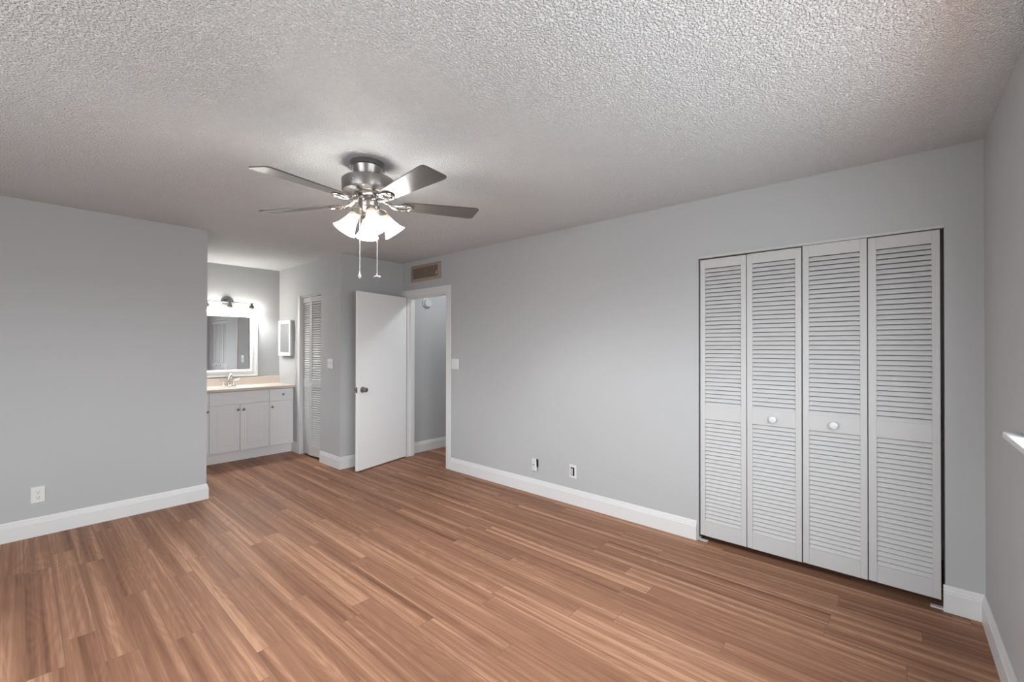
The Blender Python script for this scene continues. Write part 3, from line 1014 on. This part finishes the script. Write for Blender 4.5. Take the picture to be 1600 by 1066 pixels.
for k in range(5):
    th = TH0+k*2*PI/5
    bm = BM()
    pts = [(x, y, -0.003) for x, y in blade_outline()]
    poly_extrude(bm, pts, (0, 0, 0.006))
    bl = obj('blade', bm, 'blade', fan)
    bl.location = (0, 0, BZ)
    bl.rotation_euler = (math.radians(-9.9), 0, th)
    # cast iron bracket: two curved bars from the hub, closing in a ring under the blade
    bm = BM()
    for s in (-1, 1):
        tube(bm, smooth_path([(0.052, s*0.010, 0.028), (0.085, s*0.012, 0.020), (0.125, s*0.014, -0.002), (0.165, s*0.026, -0.011), (0.205, s*0.036, -0.010), (0.238, s*0.024, -0.009), (0.248, 0, -0.009)], 5), 0.0062, 8)
    tube(bm, [(0.168, -0.026, -0.010), (0.168, 0.026, -0.010)], 0.006, 8)
    box(bm, 0.045, 0.125, -0.013, 0.013, 0.018, 0.028, 0.003, 2, Matrix.Rotation(math.radians(12), 4, 'Y') @ Matrix.Translation((0, 0, 0.010)))
    for sxx, syy in ((0.20, 0.024), (0.20, -0.024), (0.240, 0)):
        lathe(bm, [(0, 0), (0.006, 0), (0.005, -0.004), (0, -0.005)], 10, Matrix.Translation((sxx, syy, -0.014)))
    ir = obj('blade_iron', bm, 'nickel_hi', bl, True)
SHADE = [(0.026, 0.0), (0.029, -0.006), (0.031, -0.026), (0.0355, -0.050), (0.042, -0.074), (0.051, -0.096), (0.0655, -0.118), (0.064, -0.1185), (0.0495, -0.097), (0.040, -0.074), (0.0335, -0.050), (0.029, -0.026), (0.025, -0.003)]
TILT = math.radians(33)
for k in range(4):
    th = math.radians(-113)+k*PI/2
    ca, sa = math.cos(th), math.sin(th)
    bm = BM()
    tube(bm, smooth_path([(0.035, 0, -0.250), (0.055, 0, -0.262), (0.066, 0, -0.276)]), 0.011, 12)
    lathe(bm, [(0, 0.014), (0.014, 0.014), (0.024, 0.004), (0.031, -0.010), (0.032, -0.024), (0.0, -0.024)], 26,
          Matrix.Translation((0.066, 0, -0.276)) @ Matrix.Rotation(-TILT, 4, 'Y'))
    h = obj('lamp_holder', bm, 'nickel', fan, True)
    h.rotation_euler = (0, 0, th)
    m4 = Matrix.Translation((0.066, 0, -0.276)) @ Matrix.Rotation(-TILT, 4, 'Y') @ Matrix.Translation((0, 0, -0.020))
    bm = BM()
    lathe(bm, SHADE, 36, cap=False)
    s = obj('lamp_shade', bm, 'fanglass', h, True)
    s.matrix_local = m4
    bm = BM()
    lathe(bm, [(0, -0.004), (0.010, -0.006), (0.014, -0.014), (0.016, -0.022), (0.014, -0.031), (0.008, -0.036), (0, -0.037)], 18)
    s = obj('bulb', bm, 'fanbulb', h, True)
    s.matrix_local = m4
bpy.context.view_layer.update()
for o in fan.children:
    if not o.name.startswith('canopy'):
        o.matrix_local = HANG @ o.matrix_local
# pull chains hang from the switch housing
lat = Vector((math.sin(math.radians(60.1)), -math.cos(math.radians(60.1)), 0))
for off, ztop, zbot, kind in ((-0.040, -0.262, -0.625, 'drop'), (0.055, -0.252, -0.648, 'fan')):
    bx_ = lat*off
    bm = BM()
    tube(bm, [bx_+Vector((0, 0, ztop)), bx_+Vector((0, 0, zbot))], 0.0014, 8)
    n = int((ztop-zbot)/0.012)
    ch = obj('pull_chain', bm, 'chain', fan, True)
    bm = BM()
    if kind == 'drop':
        lathe(bm, [(0, 0.002), (0.003, 0.0), (0.0035, -0.010), (0.009, -0.020), (0.011, -0.028), (0.008, -0.036), (0, -0.039)], 18, Matrix.Translation(bx_+Vector((0, 0, zbot))))
        obj('pull_knob', bm, 'crystal', ch, True)
    else:
        p0 = bx_+Vector((0, 0, zbot))
        lathe(bm, [(0, 0.012), (0.003, 0.010), (0.004, 0.0), (0, -0.004)], 12, Matrix.Translation(p0))
        for j in range(4):
            a_ = j*PI/2+0.5
            tube(bm, [p0, p0+Vector((math.cos(a_)*0.012, math.sin(a_)*0.012, 0.0)), p0+Vector((math.cos(a_)*0.024, math.sin(a_)*0.024, -0.004))], [0.003, 0.0035, 0.002], 8)
        obj('pull_knob', bm, 'chain', ch, True)
